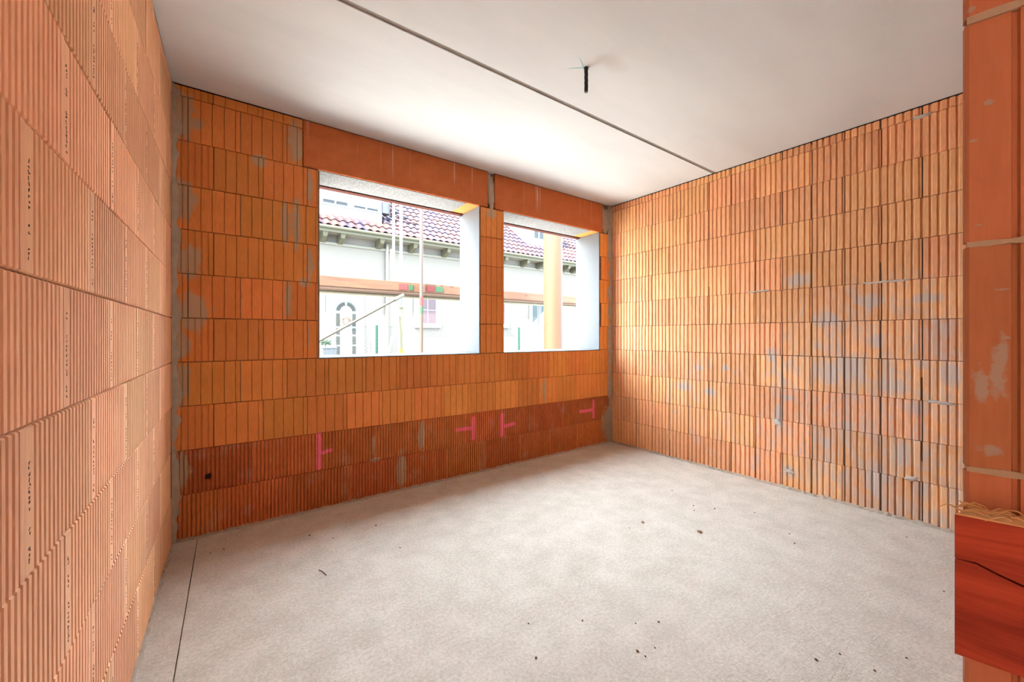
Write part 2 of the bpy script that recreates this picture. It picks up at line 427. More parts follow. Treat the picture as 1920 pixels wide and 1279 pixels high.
def corner_strip(wall, x0, w, seed, side=1):
    """uneven mortar filling the room corner from floor to ceiling"""
    r = random.Random(seed); v = []; f = []; n = 60
    for i in range(n+1):
        z = .002+(H-.014)*i/n; ww = w*(.75+.35*math.sin(i*.9+seed)*math.sin(i*.37)+r.uniform(-.22, .3))
        if side > 0: xs = (x0, x0+.012, x0+ww*.6, x0+ww)
        else: xs = (x0-ww, x0-ww*.6, x0-.012, x0)
        ds = (-.016, -.011, -.007, .004) if side > 0 else (.004, -.007, -.011, -.016)
        v += [(x, d*r.uniform(.8, 1.2), z) for x, d in zip(xs, ds)]
    for i in range(n):
        for j in range(3): f.append([i*4+j, i*4+j+1, (i+1)*4+j+1, (i+1)*4+j])
    return link('corner_mortar', mesh_data('corner_mortar', v, f, M['mortar'], True), wall)
corner_strip(wb, .001, .040, 3)
corner_strip(wb, BW-.001, .06, 5, -1)
def base_bed(wall, s0, s1, seed, w=.02):
    """crumbly mortar bed along the foot of a wall"""
    r = random.Random(seed); n = int((s1-s0)/.02); v = []; f = []
    for i in range(n+1):
        s = s0+(s1-s0)*i/n; a = w*r.uniform(.35, 1.0)
        v += [(s, .006, .016*r.uniform(.5, 1.4)), (s, -a*.5, .010*r.uniform(.3, 1.2)), (s, -a, .0005)]
    for i in range(n):
        for j in range(2): f.append([i*3+j, i*3+j+1, (i+1)*3+j+1, (i+1)*3+j])
    return link('mortar_bed', mesh_data('mortar_bed', v, f, M['mortar']), wall)
base_bed(wb, .02, BW-.02, 1)
MB().box((0, .002, H-.0055), (.664, CORE, H-.0005)).build('felt_strip', M['felt'], wb)

# ------------------------------------------------------------------ windows (openings with shutter boxes)
def window(n, w, lx0, lx1, label):
    r = empty('window_%d' % n, ((w[0]+w[1])/2, 0, SILL)); tag(r, label, 'window', kind='structure')
    ox, oz = -(w[0]+w[1])/2, -SILL
    def B(name, a, b, m, bev=0):
        mb = MB().box((a[0]+ox, a[1], a[2]+oz), (b[0]+ox, b[1], b[2]+oz), bev); return mb.build(name, m, r)
    B('shutter_box', (lx0, -.002, HEAD+.008), (lx1, CORE+.048, H-.006), M['lintel'], .003)
    B('felt_strip', (lx0, .004, H-.006), (lx1, CORE+.04, H-.0005), M['felt'])
    B('soffit_insulation', (w[0]+.002, .012, HEAD+.004), (w[1]-.13, .292, HEAD+.028), M['eps'], .002)
    B('soffit_bearing', (w[1]-.128, .012, HEAD+.006), (w[1]-.002, .292, HEAD+.028), M['clay_back'])
    B('shutter_slot_rail', (w[0]+.002, .294, HEAD-.004), (w[1]-.012, .352, HEAD+.028), plain('rail_brown', (.085, .018, .010), .7, .15, 20, .1, .1))
    B('rail_end_cap', (w[1]-.012, .300, HEAD-.008), (w[1]-.002, .350, HEAD+.028), M['felt'])
    B('reveal_panel', (w[0]+.0005, .016, SILL+.004), (w[0]+.010, TH-.01, HEAD+.003), M['plaster'], .002)
    B('reveal_panel', (w[1]-.010, .004, SILL+.004), (w[1]-.0005, TH-.01, HEAD+.003), M['plaster'], .002)
    B('sill', (w[0]+.001, -.001, SILL-.006), (w[1]-.001, TH+.01, SILL+.003), M['plaster'], .002)
    return r
window(1, W1, .668, 2.116, 'wider unglazed window opening under red clay shutter box, facing the arched door')
window(2, W2, 2.192, 3.600, 'unglazed window opening beside the room corner, facing the round column')
patch(wb, (2.154, 2.452), .036, .155, M['mortar'], 50, h=.012, y=.008)
patch(wb, (3.655, 2.455), .05, .15, M['mortar'], 51, h=.012, y=.008)

# ------------------------------------------------------------------ left wall
wl = MB().box((-4.75, CORE, 0), (.02, .24, H)).build('wall_left', M['mortar_dark'], None, (0, 0, 0), (0, 0, PI/2-.0152))
tag(wl, 'finely ribbed pale orange clay block wall with stamped ink lettering on its blocks', 'wall', kind='structure')
rp = random.Random(5)
def ink_print(brick, x, h):
    """row of small smeared ink-jet characters running up the flat strip of a block"""
    mb = MB(); z = h*.08
    for grp in rp.sample([(9, .05), (2, .04), (3, .03)], 3):
        for c in range(grp[0]):
            for q in range(rp.choice((2, 2, 3))):
                a = rp.uniform(-.003, .002); b = z+rp.uniform(0, .005)
                if rp.random() < .5: w_, h_ = .0045, .0014
                else: w_, h_ = .0014, .0042
                mb.box((x+a, -.0006, b), (x+a+w_, .0002, b+h_))
            z += .0098
        z += grp[1]*.55
        if z > h-.03: break
    mb.build('ink_print', M['ink'], brick)
for k in range(11):
    first = (-1.958 if k % 2 else -1.768)
    for o, a, b in lay(wl, 'left', M['clay_left'], k, -4.38, -.002, first, .3775):
        if -2.6 < a < -.5 and k < 9 and b-a > .3: ink_print(o, .016, .25)
MB().box((-4.38, .002, H-.0055), (0, CORE, H-.0005)).build('felt_strip', M['felt'], wl)
base_bed(wl, -4.3, -.02, 2, .016)

# ------------------------------------------------------------------ right wall
wr = MB().box((-.02, CORE, 0), (3.2, .24, H)).build('wall_right', M['mortar_dark'], None, (BW, 0, 0), (0, 0, -PI/2+.0154))
tag(wr, 'deeply ribbed orange clay block wall smeared with grey mortar', 'wall', kind='structure')
for k in range(11):
    first = (2.25 if k % 2 else 2.057)-7*.3835
    lay(wr, 'louvre', M['clay_right'], k, .002, 3.15, first, .3835, gap=.0075)
MB().box((0, .002, H-.0055), (3.15, CORE, H-.0005)).build('felt_strip', M['felt'], wr)
base_bed(wr, .02, 3.1, 4, .03)
for i, (s, z, a, b) in enumerate([(2.27,1.535,.10,.008),(1.50,1.540,.07,.007),(2.52,.77,.05,.012),(2.39,.272,.03,.014),(1.72,.135,.03,.014),(2.44,2.553,.05,.010),(1.64,.50,.025,.03)]):
    patch(wr, (s, z), a, b, M['mortar_light'], 90+i, h=.0035, rough=.5, n=34)

# ------------------------------------------------------------------ front wall pier (door jamb)
A = Vector((.922, -2.897)); J = Vector((.226, -.974)); N = Vector((-.974, -.226))
def jp(t, d=0): p = A+J*t+N*d; return (p.x, p.y)
PX = RX(-3.0)-.002
wf = MB().prism([jp(.006, -.014), jp(.225, -.014), (PX, -3.118), (PX, -2.910)], 0, H).build('wall_front', M['mortar'])
tag(wf, 'smooth red clay block door jamb with grey mortar joints', 'wall', kind='structure')
for k in range(11):
    for o, a, b in lay(wf, 'strip', M['clay_pier'], k, .002, PX-.95, .1*(k % 2), .2505):
        o.location = (PX-a, -2.8975, o.location.z); o.rotation_euler.z += PI
foot = [jp(0, -.003), jp(.003, 0), jp(.0335, 0), jp(.0350, -.004), jp(.0385, -.004), jp(.0400, 0), jp(.078, 0), jp(.0795, -.004), jp(.083, -.004), jp(.0845, 0),
        jp(.122, 0), jp(.1235, -.004), jp(.127, -.004), jp(.1285, 0), jp(.228, 0), jp(.231, -.004), jp(.231, -.0135), jp(.0, -.0135)]
for k in range(11):
    z0, z1 = cz(k)+.003, cz(k+1)-.003
    b = MB().prism(foot, z0, z1).build('jamb_brick', M['clay_pier'], wf)
    if z1 < H-.05:
        mbj = MB(); r = random.Random(k); n = 14; k0 = 0
        for i in range(n+1):
            t = .001+.228*i/n; zc = z1+.003; hh = .0035*r.uniform(.6, 1.5); d = .0016*r.uniform(.2, 1.3)
            for dd, zz in ((-.012, zc-hh), (d, zc-hh), (d, zc+hh), (-.012, zc+hh)): p = jp(t, dd); mbj.v.append((p[0], p[1], zz))
        for i in range(n):
            for j in range(3): mbj.f.append([i*4+j, i*4+j+1, (i+1)*4+j+1, (i+1)*4+j])
        mbj.build('mortar_joint', M['mortar'], wf)
wh = MB().box((-.6, -5.0, 0), (4.5, -4.76, H)).build('wall_hall_blocker', M['clay_pier'])  # unseen wall added to close off daylight from behind and darken the jamb
tag(wh, 'unseen plain clay block wall behind the door opening, added to shade the jamb', 'wall', kind='structure')
ja = math.atan2(J.y, J.x)
# ------------------------------------------------------------------ red board screwed to the jamb
rb = empty('red_board', (*jp(.1, .0190), .83), ja)
tag(rb, 'red painted cracked timber board with frayed top fixed to the door jamb', 'board')
def board_part(name, z0, z1, wav0, wav1, m):
    n = 24; mb = MB(); L0, L1 = -.1125, .26
    for i in range(n+1):
        x = L0+(L1-L0)*i/n
        for y in (-.0180, .0180):
            xe = x+(.022 if i == 0 and y > 0 else 0)+(.008 if i == 1 and y > 0 else 0)     # splay-cut end
            mb.v.append((xe, y, z0+wav0(x))); mb.v.append((xe, y, z1+wav1(x)))
    for i in range(n):
        a, b = i*4, (i+1)*4
        mb.f += [[a, b, b+1, a+1], [a+2, a+3, b+3, b+2], [a+1, b+1, b+3, a+3], [a, a+2, b+2, b]]
    mb.f += [[0, 1, 3, 2], [n*4, n*4+2, n*4+3, n*4+1]]
    return mb.build(name, m, rb)
def crack(x): t = x+.1125; return .0012*math.sin(t*120)-.0095*max(0, min(1, (t-.010)/.03))**2-.02*max(0, t-.03)
flat = lambda x: 0
board_part('lower_half', .0, .1035, flat, lambda x: crack(x)-.0016*min(1, (x+.1125)/.02), M['wood_red'])
board_part('upper_half', .1042, .152, lambda x: crack(x)+.0002, flat, M['wood_red'])
MB().prism([(-.1115, -.0176), (.26, -.0176), (.26, .0176), (-.088, .0176)], .152, .1535).build('bare_top', M['wood_raw'], rb)
rf = random.Random(12)
for i in range(24):
    x = -.106+rf.random()**1.6*.06; y = rf.uniform(-.016, .016); z = .1535; d = rf.uniform(-.9, .9); L = rf.uniform(.008, .026)
    pts = [(x+L*q*math.cos(d)*(1 if i % 3 else -1), y+L*q*math.sin(d)*.5, z+.0035*math.sin(q*2.6+rf.random())*(1+rf.random())) for q in (0, .3, .6, 1)]
    MB().path(pts, [.0009, .0009, .0007, .0003], 5).build('splinter', M['wood_raw'], rb)

# ------------------------------------------------------------------ conduit stub in the ceiling
pipe = empty('conduit_stub', (1.819, -1.454, H))
tag(pipe, 'short black plastic conduit stub hanging from the concrete ceiling', 'conduit')
mb = MB(); n = 26
bl = plain('black_plastic', (.022, .021, .02), .45, .2, 40, .1, .4)
mb.path([(.0, 0, .0)]+[(.0008*math.sin(i), -.0+.00*i, -.125*i/n) for i in range(1, n+1)], [.0125]+[.0095+.0012*(i % 2) for i in range(n)], 14)
mb.build('corrugated_tube', bl, pipe)
MB().tube((0, 0, -.0005), (0, 0, -.010), .0135, 16, .0115).build('collar', bl, pipe)
MB().tube((0, 0, -.124), (0, 0, -.131), .0108, 14, .009).build('end_plug', bl, pipe)
chalk = plain('turquoise_chalk', (.30, .62, .62), .95, .2, 60, 0, .05)
for i, (x0, y0, x1, y1) in enumerate([(-.012, .006, -.085, -.035), (-.014, .010, -.075, .062)]):
    d = Vector((x1-x0, y1-y0, 0)); nn = Vector((-d.y, d.x, 0)).normalized()*.004
    v = [(x0+nn.x, y0+nn.y, -.0006), (x0-nn.x, y0-nn.y, -.0006), (x1-nn.x*.3, y1-nn.y*.3, -.0006), (x1+nn.x*.3, y1+nn.y*.3, -.0006)]
    v += [(a, b, 0) for a, b, c in v]
    link('chalk_mark', mesh_data('chalk_mark', v, [[0,1,2,3],[7,6,5,4],[0,4,5,1],[1,5,6,2],[2,6,7,3],[3,7,4,0]], chalk), pipe)

# ------------------------------------------------------------------ crumbs on the floor
def crumb(name, x, y, r, m, label, cat, group=None, flat=.5, seed=0):
    q = random.Random(seed); bm = bmesh.new(); bmesh.ops.create_icosphere(bm, subdivisions=1, radius=r)
    for v in bm.verts: v.co *= q.uniform(.7, 1.25); v.co.z *= flat
    mz = min(v.co.z for v in bm.verts)
    for v in bm.verts: v.co.z -= mz
    me = bpy.data.meshes.new(name); bm.to_mesh(me); bm.free(); me.materials.append(m)
    o = link(name, me, None, (x, y, 0), (0, 0, q.uniform(0, 6))); tag(o, label, cat, group); return o
def floor_at(px, py):
    a = (px-960)/750; r = (a*.8104+.5859, -a*.5859+.8104); t = 1.177*750/(py-630); return (.235+r[0]*t, -2.964+r[1]*t)
crumb('clay_chip', *floor_at(1312, 998), .016, M['chip'], 'brown broken clay chip lying in the middle of the screed floor', 'chip', None, .5, 1)
crumb('clay_chip', *floor_at(1205, 980), .009, M['chip'], 'small tan clay crumb on the floor between the brown chip and the windows', 'chip', None, .5, 2)
for i, (px, py) in enumerate([(1300,949),(1302,958),(1260,921),(1480,1002),(1490,1020),(1415,962),(1340,955),(1700,1008),(1195,1222),(1210,1232),(1228,1216),(1192,1170),(1235,1167),(991,1170),
                              (1092,1165),(1005,1235),(1530,1238),(1640,1259),(1575,1228),(1700,1235),(705,986),(580,1005),(625,1010),(395,1038),(420,1031),(750,1028),(1180,991),(1770,1110)]):
    crumb('grit_pebble', *floor_at(px, py), random.uniform(.0035, .006), M['mortar_dark'], 'tiny dark grit pebble lying on the screed floor', 'pebble', 'grit scattered on the floor', .7, 20+i)
p0 = Vector((*floor_at(598, 1070), .003)); p1 = Vector((*floor_at(612, 1080), .003))
st = MB().path([p0, (p0+p1)/2+Vector((.002, .004, .002)), p1], .0018, 6).build('straw', M['plank'])
tag(st, 'thin brown stalk lying on the shaded floor below the windows', 'stalk')

# ------------------------------------------------------------------ outside: ground, fence, column, scaffold
GZ = -.2
EK = .70       # outdoor colours darkened to offset overexposure seen through the windows
gm = plain('pale_gravel', (.33, .31, .28), .95, .2, 6, .6, .1)
g = MB().box((-30, TH+.005, GZ-.3), (40, 60, GZ)).build('ground', gm); tag(g, 'pale gravel ground between the two houses', 'ground', kind='structure')

steel_w = plain('galvanised_steel', (.10, .10, .093), .5, .15, 20, .1, .4)
rust = plain('rusty_tube', (.030, .0115, .0042), .7, .35, 14, .3, .3, sc3=(1, 1, .4))
def bx(px, py, y):
    a = (px-960)/750; r = (a*.8104+.5859, -a*.5859+.8104, (630-py)/750); t = (y+2.964)/r[1]
    return Vector((.235+r[0]*t, y, 1.177+r[2]*t))
# round column
cc = bx(1037, 500, 1.9)
card = NT('column_casing'); nn = card.noise(6, sc3=(1, 1, .3)); card.bump(card.noise(50), .15)
card = card.done(card.mix(nn, (.027, .0105, .0034), (.038, .0155, .0055)), .75, .2)
col = empty('round_column', (cc.x, cc.y, GZ)); tag(col, 'round tan cased column standing outside the window by the room corner', 'column')
o = MB().tube((0, 0, 0), (0, 0, 3.1), .153, 40).build('casing', card, col); smooth_angle(o)
sp = [(.1535*math.cos(t*.35), .1535*math.sin(t*.35), .02+3.06*t/90) for t in range(91)]
MB().path(sp, .0022, 5).build('spiral_seam', card, col)
MB().box((-.2, -.2, -.02), (.2, .2, .03), .01).build('footing', M['mortar'], col)
# scaffold
SY = 2.55
sca = empty('scaffold', (2.6, SY, GZ)); tag(sca, 'steel tube scaffold with a timber deck outside the windows', 'scaffold')
def S(p): return Vector(p)-Vector((2.6, SY, GZ))
def tube_part(name, a, b, r, m): o = MB().tube(S(a), S(b), r, 12).build(name, m, sca); smooth_angle(o); return o
b0 = bx(790, 600, SY-.05); tube_part('standard', (b0.x, SY-.05, GZ), (b0.x, SY-.05, 4.2), .026, rust)
b1 = bx(752, 500, SY+.75); tube_part('standard', (b1.x, SY+.75, GZ), (b1.x, SY+.75, 4.4), .024, steel_w)
b2 = bx(738, 420, SY+.75); tube_part('standard', (b2.x, SY+.75, 1.9), (b2.x, SY+.75, 4.4), .020, steel_w)
b6 = bx(1010, 600, SY+.75); tube_part('standard', (b6.x, SY+.75, GZ), (b6.x, SY+.75, 2.2), .024, steel_w)
d0 = bx(560, 660, SY-.1); d1 = bx(757, 553, SY-.1); tube_part('diagonal_brace', d0, d1, .017, plain('brace_steel', (.024, .0165, .008), .7, .2, 15, .2))
MB().tube(S(d1-Vector((.13, 0, .075))), S(d1), .03, 10, .022).build('brace_coupler', plain('coupler_zinc', (.035, .030, .018), .5, .2, 30, .2, .4), sca)
zt = 1.945
xa, xb = .2, 9.0
MB().box(S((xa, SY, zt-.128)), S((4.0, SY+.035, zt)), .003).build('toe_board', M['plank'], sca)
MB().box(S((4.01, SY, zt-.142)), S((xb, SY+.035, zt-.012)), .003).build('toe_board', M['plank'], sca)
for i in range(3):
    MB().box(S((xa, SY+.05+i*.235, zt-.135)), S((4.0, SY+.275+i*.235, zt-.09)), .003).build('deck_plank', M['plank'], sca)
    MB().box(S((4.01, SY+.05+i*.235, zt-.150)), S((xb, SY+.275+i*.235, zt-.105)), .003).build('deck_plank', M['plank'], sca)
tube_part('ledger', (xa, SY+.40, zt-.165), (xb, SY+.40, zt-.165), .022, plain('ledger_steel', (.12, .10, .06), .6, .2, 15, .1))
redp = plain('red_paint', (.085, .003, .0015), .8, .1, 20, .1); grnp = plain('green_paint', (.0015, .022, .004), .8, .1, 20, .1)
for px0, px1, m in ((800, 814, redp), (817, 831, grnp), (748, 764, redp), (767, 775, grnp)):
    p, q = bx(px0, 541, SY-.004), bx(px1, 541, SY-.004)
    MB().box(S((p.x, SY-.006, zt-.112)), S((q.x, SY-.0005, zt-.03)), .001).build('painted_band', m, sca)
for z0, z1, m in ((1.62, 1.74, redp), (1.50, 1.60, grnp)):
    MB().tube(S((b0.x, SY-.05, z0)), S((b0.x, SY-.05, z1)), .0275, 12).build('painted_ring', m, sca)
t0, t1 = bx(734, 467, SY+.72), bx(731, 507, SY+.72); tm = (t0+t1)/2
MB().box(S((t0.x-.018, SY+.715, tm.z)), S((t0.x+.022, SY+.722, t0.z))).build('tape', plain('red_tape', (.15, .04, .03), .6, .1, 20, 0), sca)
MB().box(S((t0.x-.022, SY+.715, t1.z)), S((t0.x+.016, SY+.722, tm.z))).build('tape', plain('green_tape', (.05, .08, .055), .6, .1, 20, 0), sca)
# steel prop with a splayed leg under the deck
yp = SY+.1; pt = bx(752, 575, yp)
prop = empty('steel_prop', (pt.x, yp, GZ)); tag(prop, 'pale yellow adjustable steel prop with a splayed leg under the scaffold deck', 'prop')
def PP(p): return Vector(p)-Vector((pt.x, yp, GZ))
ym = plain('yellow_prop', (.10, .09, .05), .6, .15, 20, .1)
o = MB().tube(PP((pt.x, yp, GZ+.01)), PP((pt.x, yp, pt.z)), .028, 14).build('outer_tube', ym, prop); smooth_angle(o)
o = MB().tube(PP((pt.x, yp, pt.z-.1)), PP((pt.x, yp, zt-.187)), .013, 12).build('inner_tube', steel_w, prop); smooth_angle(o)
o = MB().tube(PP((pt.x, yp, pt.z-.012)), PP((pt.x, yp, pt.z+.018)), .048, 16).build('collar_nut', plain('olive_nut', (.15, .13, .07), .6, .2, 30, .2), prop)
lg = bx(729, 660, yp-.1); lt = bx(746, 590, yp-.02); dd = lg-lt; ge = lt+dd*((GZ+.02-lt.z)/dd.z)
MB().tube(PP(lt), PP(ge), .016, 10).build('splayed_leg', plain('leg_white', (.13, .125, .11), .6, .15, 20, .1), prop)
yc = bx(752, 658, yp)
MB().tube(PP((pt.x, yp, yc.z-.03)), PP((pt.x, yp, yc.z+.03)), .036, 14).build('yellow_clamp', plain('clamp_yellow', (.17, .17, .01), .6, .1, 20, .1), prop)
MB().box((-.06, -.06, 0), (.06, .06, .01)).build('base_plate', ym, prop)
# chain link fence
FY = 5.0; FT = 1.37
fen = empty('chain_link_fence', (5, FY, GZ)); tag(fen, 'chain link fence on dark green posts in front of the white house', 'fence')
gp = plain('green_post', (.004, .020, .014), .7, .2, 20, .1, .1)
for px in (706, 973):
    p = bx(px, 620, FY); o = MB().tube((p.x-5, 0, 0), (p.x-5, 0, FT-GZ+.02), .026, 12).build('post', gp, fen); smooth_angle(o)
for x in (-.3, 9.9, 13.2): o = MB().tube((x-5, 0, 0), (x-5, 0, FT-GZ+.02), .026, 12).build('post', gp, fen)
mb = MB(); x0, x1, hh = -.3-5, 13.2-5, FT-GZ; st_ = .072
for s in (1, -1):
    x = x0-hh
    while x < x1+hh:
        a = (x, 0) if s > 0 else (x, hh); b = (x+hh, hh) if s > 0 else (x+hh, 0)
        ax, az = a; bx_, bz = b
        if ax < x0: az += s*(x0-ax); ax = x0
        if bx_ > x1: bz -= s*(bx_-x1); bx_ = x1
        if bx_-ax > .05: mb.tube((ax, s*.0022, az), (bx_, s*.0022, bz), .0028, 4, cap=False)
        x += st_
wm = mb.build('wire_mesh', plain('zinc_wire', (.016, .019, .021), .6, .1, 20, 0, .3), fen)
for z in (FT-GZ-.005, .05): MB().tube((x0, -.005, z), (x1, -.005, z), .0022, 5).build('tension_wire', gp, fen)

# ------------------------------------------------------------------ neighbouring house
HY = 8.5
ho = empty('white_house', (6, HY, GZ)); tag(ho, 'white rendered house with red and purple roof tiles and an arched panel door', 'house')
def T(p): return Vector(p)-Vector((6, HY, GZ))
def HB(name, a, b, m, parent=None, bev=0):
    o = MB().box(T(a), T(b), bev).build(name, m, parent or ho); return o
render = plain('white_render', (.088, .077, .064), .95, .06, 8, .25, .1)
white = plain('white_paint', (.125, .127, .13), .6, .04, 10, .05, .3)
cream = plain('cream_moulding', (.085, .077, .06), .8, .06, 10, .1, .2)
olive = plain('olive_fascia', (.044, .039, .022), .7, .12, 10, .15, .2)
glass_d = plain('window_glass_mauve', (.045, .030, .032), .5, .1, 3, 0, .08)
glass_g = plain('door_glass_grey', (.018, .0175, .014), .5, .25, 26, 0, .08)
HB('facade', (-3, HY, GZ), (16, HY+.3, 3.86), render)
HB('plinth', (-3, HY-.02, GZ), (16, HY-.001, .25), plain('plinth_grey', (.12, .12, .12), .9, .1, 10, .2), None, .004)
HB('cornice', (-3, HY-.06, 3.60), (16, HY-.001, 3.68), cream, None, .015)
HB('soffit', (-3, HY-.50, 3.86), (16, HY+.3, 3.885), cream)
HB('fascia', (-3, HY-.53, 3.835), (16, HY-.502, 3.945), olive)
o = MB().tube(T((-3, HY-.58, 3.945)), T((16, HY-.58, 3.945)), .045, 12).build('gutter', olive, ho); smooth_angle(o)
rxs = [2.35, 2.78, 3.80, 4.76, 5.84, 6.95, 8.0, 8.93, 9.65, 10.9, 11.4]
rxs = [-2.5, -1.5, -.5, .45, 1.4]+rxs+[12.5, 13.6, 14.7, 15.6]
for rx in rxs:
    v = [(-.07, -.18, .0), (.07, -.18, 0), (.07, .29, 0), (-.07, .29, 0), (-.045, -.12, -.13), (.045, -.12, -.13), (.07, .29, -.24), (-.07, .29, -.24)]
    link('rafter_tail', mesh_data('rafter_tail', v, [[0,1,2,3],[7,6,5,4],[0,4,5,1],[1,5,6,2],[2,6,7,3],[3,7,4,0]], olive), ho, T((rx, HY-.3, 3.859)))
o = MB().tube(T((4.055, HY-.06, GZ)), T((4.055, HY-.06, 3.80)), .042, 12).build('downpipe', plain('cream_pipe', (.11, .10, .075), .6, .08, 10, 0), ho); smooth_angle(o)
# roof
PA = math.radians(37); ca, sa = math.cos(PA), math.sin(PA); EY, EZ = HY-.60, 3.97
def roofp(x, u, w=0): return Vector((x, EY+u*ca-w*sa, EZ+u*sa+w*ca))
RL = 3.6
mb = MB(); q = [roofp(-3, 0, -.06), roofp(16, 0, -.06), roofp(16, RL, -.06), roofp(-3, RL, -.06)]; q2 = [roofp(-3, .05, -.12), roofp(16, .05, -.12), roofp(16, RL, -.12), roofp(-3, RL, -.12)]
mb.v = [T(p) for p in q+q2]; mb.f = [[0,1,2,3],[7,6,5,4],[0,4,5,1],[1,5,6,2],[2,6,7,3],[3,7,4,0]]
mb.build('roof_deck', plain('roof_batten', (.06, .04, .035), .9, .2, 10, .2), ho)
tm_ = NT('roof_tile'); rr = tm_.rnd()
c = tm_.mix(tm_.ramp(rr, .35, .65), (.024, .0068, .0068), (.0105, .0065, .0155)); c = tm_.mix(tm_.ramp(tm_.math('FRACT', tm_.math('MULTIPLY', rr, 5.7)), .7, .9), c, (.036, .0115, .0075))
c = tm_.mix(tm_.math('MULTIPLY', tm_.noise(9), .35), c, (.010, .004, .006)); tile_m = tm_.done(c, .6, .15)
TW, TL, EXP = .205, .40, .33
def tile_mesh():
    n = 10; v = []; f = []
    for layer in (0, -.014):
        for u, lift in ((0, .032), (TL, .0)):
            for i in range(n+1):
                t = i/n; h = .034*math.sin(PI*min(1, t/.62)) if t < .62 else -.012*math.sin(PI*(t-.62)/.38)
                v.append(((t-.5)*TW*1.08, u*ca-(h+lift+layer)*sa, u*sa+(h+lift+layer)*ca))
    m_ = n+1
    for i in range(n):
        f.append([i, i+1, m_+i+1, m_+i]); f.append([2*m_+i, 3*m_+i, 3*m_+i+1, 2*m_+i+1]); f.append([i, 2*m_+i, 2*m_+i+1, i+1]); f.append([m_+i, m_+i+1, 3*m_+i+1, 3*m_+i])
    f.append([0, m_, 3*m_, 2*m_]); f.append([n, 2*m_+n, 3*m_+n, m_+n])
    return mesh_data('roof_tile', v, f, tile_m, True)
tme = tile_mesh(); far = MB(); cnt = 0
def vis(p):
    d = p-Vector((.235, -2.964, 1.177)); z = d.x*.5859+d.y*.8104; x = d.x*.8104-d.y*.5859
    px = 960+750*x/z; py = 630-750*d.z/z
    return (590 < px < 872 and py > 335+(px-597)*.2) or (940 < px < 1090 and py > 415)
D1 = (.9, 3.92); D2 = (9.36, 10.6)
for r_ in range(11):
    for i in range(92):
        x = -2.9+i*TW+(TW*.5 if r_ % 2 else 0)*0; u = r_*EXP; p = roofp(x, u)
        if u > .62 and (D1[0]-.05 < x < D1[1]+.08) and u < 3.2: continue
        if u > .95 and (D2[0]-.05 < x < D2[1]+.08) and u < 3.2: continue
        if vis(p+Vector((0, 0, .05))) and cnt < 300:
            link('roof_tile', tme, ho, T(p)); cnt += 1
        else:
            k = len(far.v); far.v += [T(p)+v.co for v in tme.vertices]; far.f += [[k+j for j in pl.vertices] for pl in tme.polygons]
ft_ = far.build('roof_tiles_beyond', tile_m, ho, smooth=True); ft_['kind'] = 'stuff'
# dormers
def dormer(x0, x1, y, zb, zt_, wins, front):
    d = HB('dormer', (x0, y, zb), (x1, y+2.2, zt_), front)
    dl = lambda n_, a, b, m, bev=0: MB().box(T(a), T(b), bev).build(n_, m, d)
    dl('dormer_roof', (x0-.12, y-.18, zt_), (x1+.12, y+2.2, zt_+.12), olive)
    for (a, b, z0, z1, zs) in wins:
        dl('window_frame', (a-.05, y-.03, z0-.05), (b+.05, y-.001, z1+.05), white, .006)
        dl('pane', (a, y-.034, z0), (b, y-.0305, z1), plain('dormer_glass', (.014, .015, .016), .5, .1, 5, 0, .08))
        dl('mullion', ((a+b)/2-.02, y-.044, z0), ((a+b)/2+.02, y-.0345, zs), white)
        dl('roller_shutter', (a+.0, y-.045, zs), (b-.0, y-.0345, z1+.0), white, .003)
    return d
yd = EY+.62*ca+.05
wz = bx(640, 383, yd).z
xs = [bx(px, 390, yd).x for px in (605, 628, 631, 651, 663, 684, 686, 708)]
d = dormer(D1[0], bx(716, 385, yd).x, yd, 4.34, 5.6, [(xs[0], xs[3], wz-.03, wz+.55, wz+.05), (xs[4], xs[7], wz-.03, wz+.55, wz+.022)], white)
ga, gb = bx(717, 390, yd+.1), bx(736, 390, yd+.1)
HB('verge_panel', (ga.x, yd+.1, bx(717, 399, yd+.1).z), (gb.x-.08, yd+.3, bx(717, 378, yd+.1).z), plain('verge_grey', (.05, .045, .047), .7, .1, 10, .1))
for i in range(4):
    z = bx(730, 398-i*7, yd+.05).z; MB().tube(T((gb.x-.07, yd+.05, z)), T((gb.x+.02, yd+.05, z-.05)), .05, 10).build('verge_tile', tile_m, ho)
yd2 = EY+.95*ca+.05
d2 = dormer(bx(997, 440, yd2).x, bx(1052, 440, yd2).x, yd2, 4.55, 5.9, [(bx(1001, 440, yd2).x, bx(1018, 440, yd2).x, 4.85, 5.4, 5.39)], plain('dormer_blue', (.14, .165, .18), .7, .05, 10, 0))
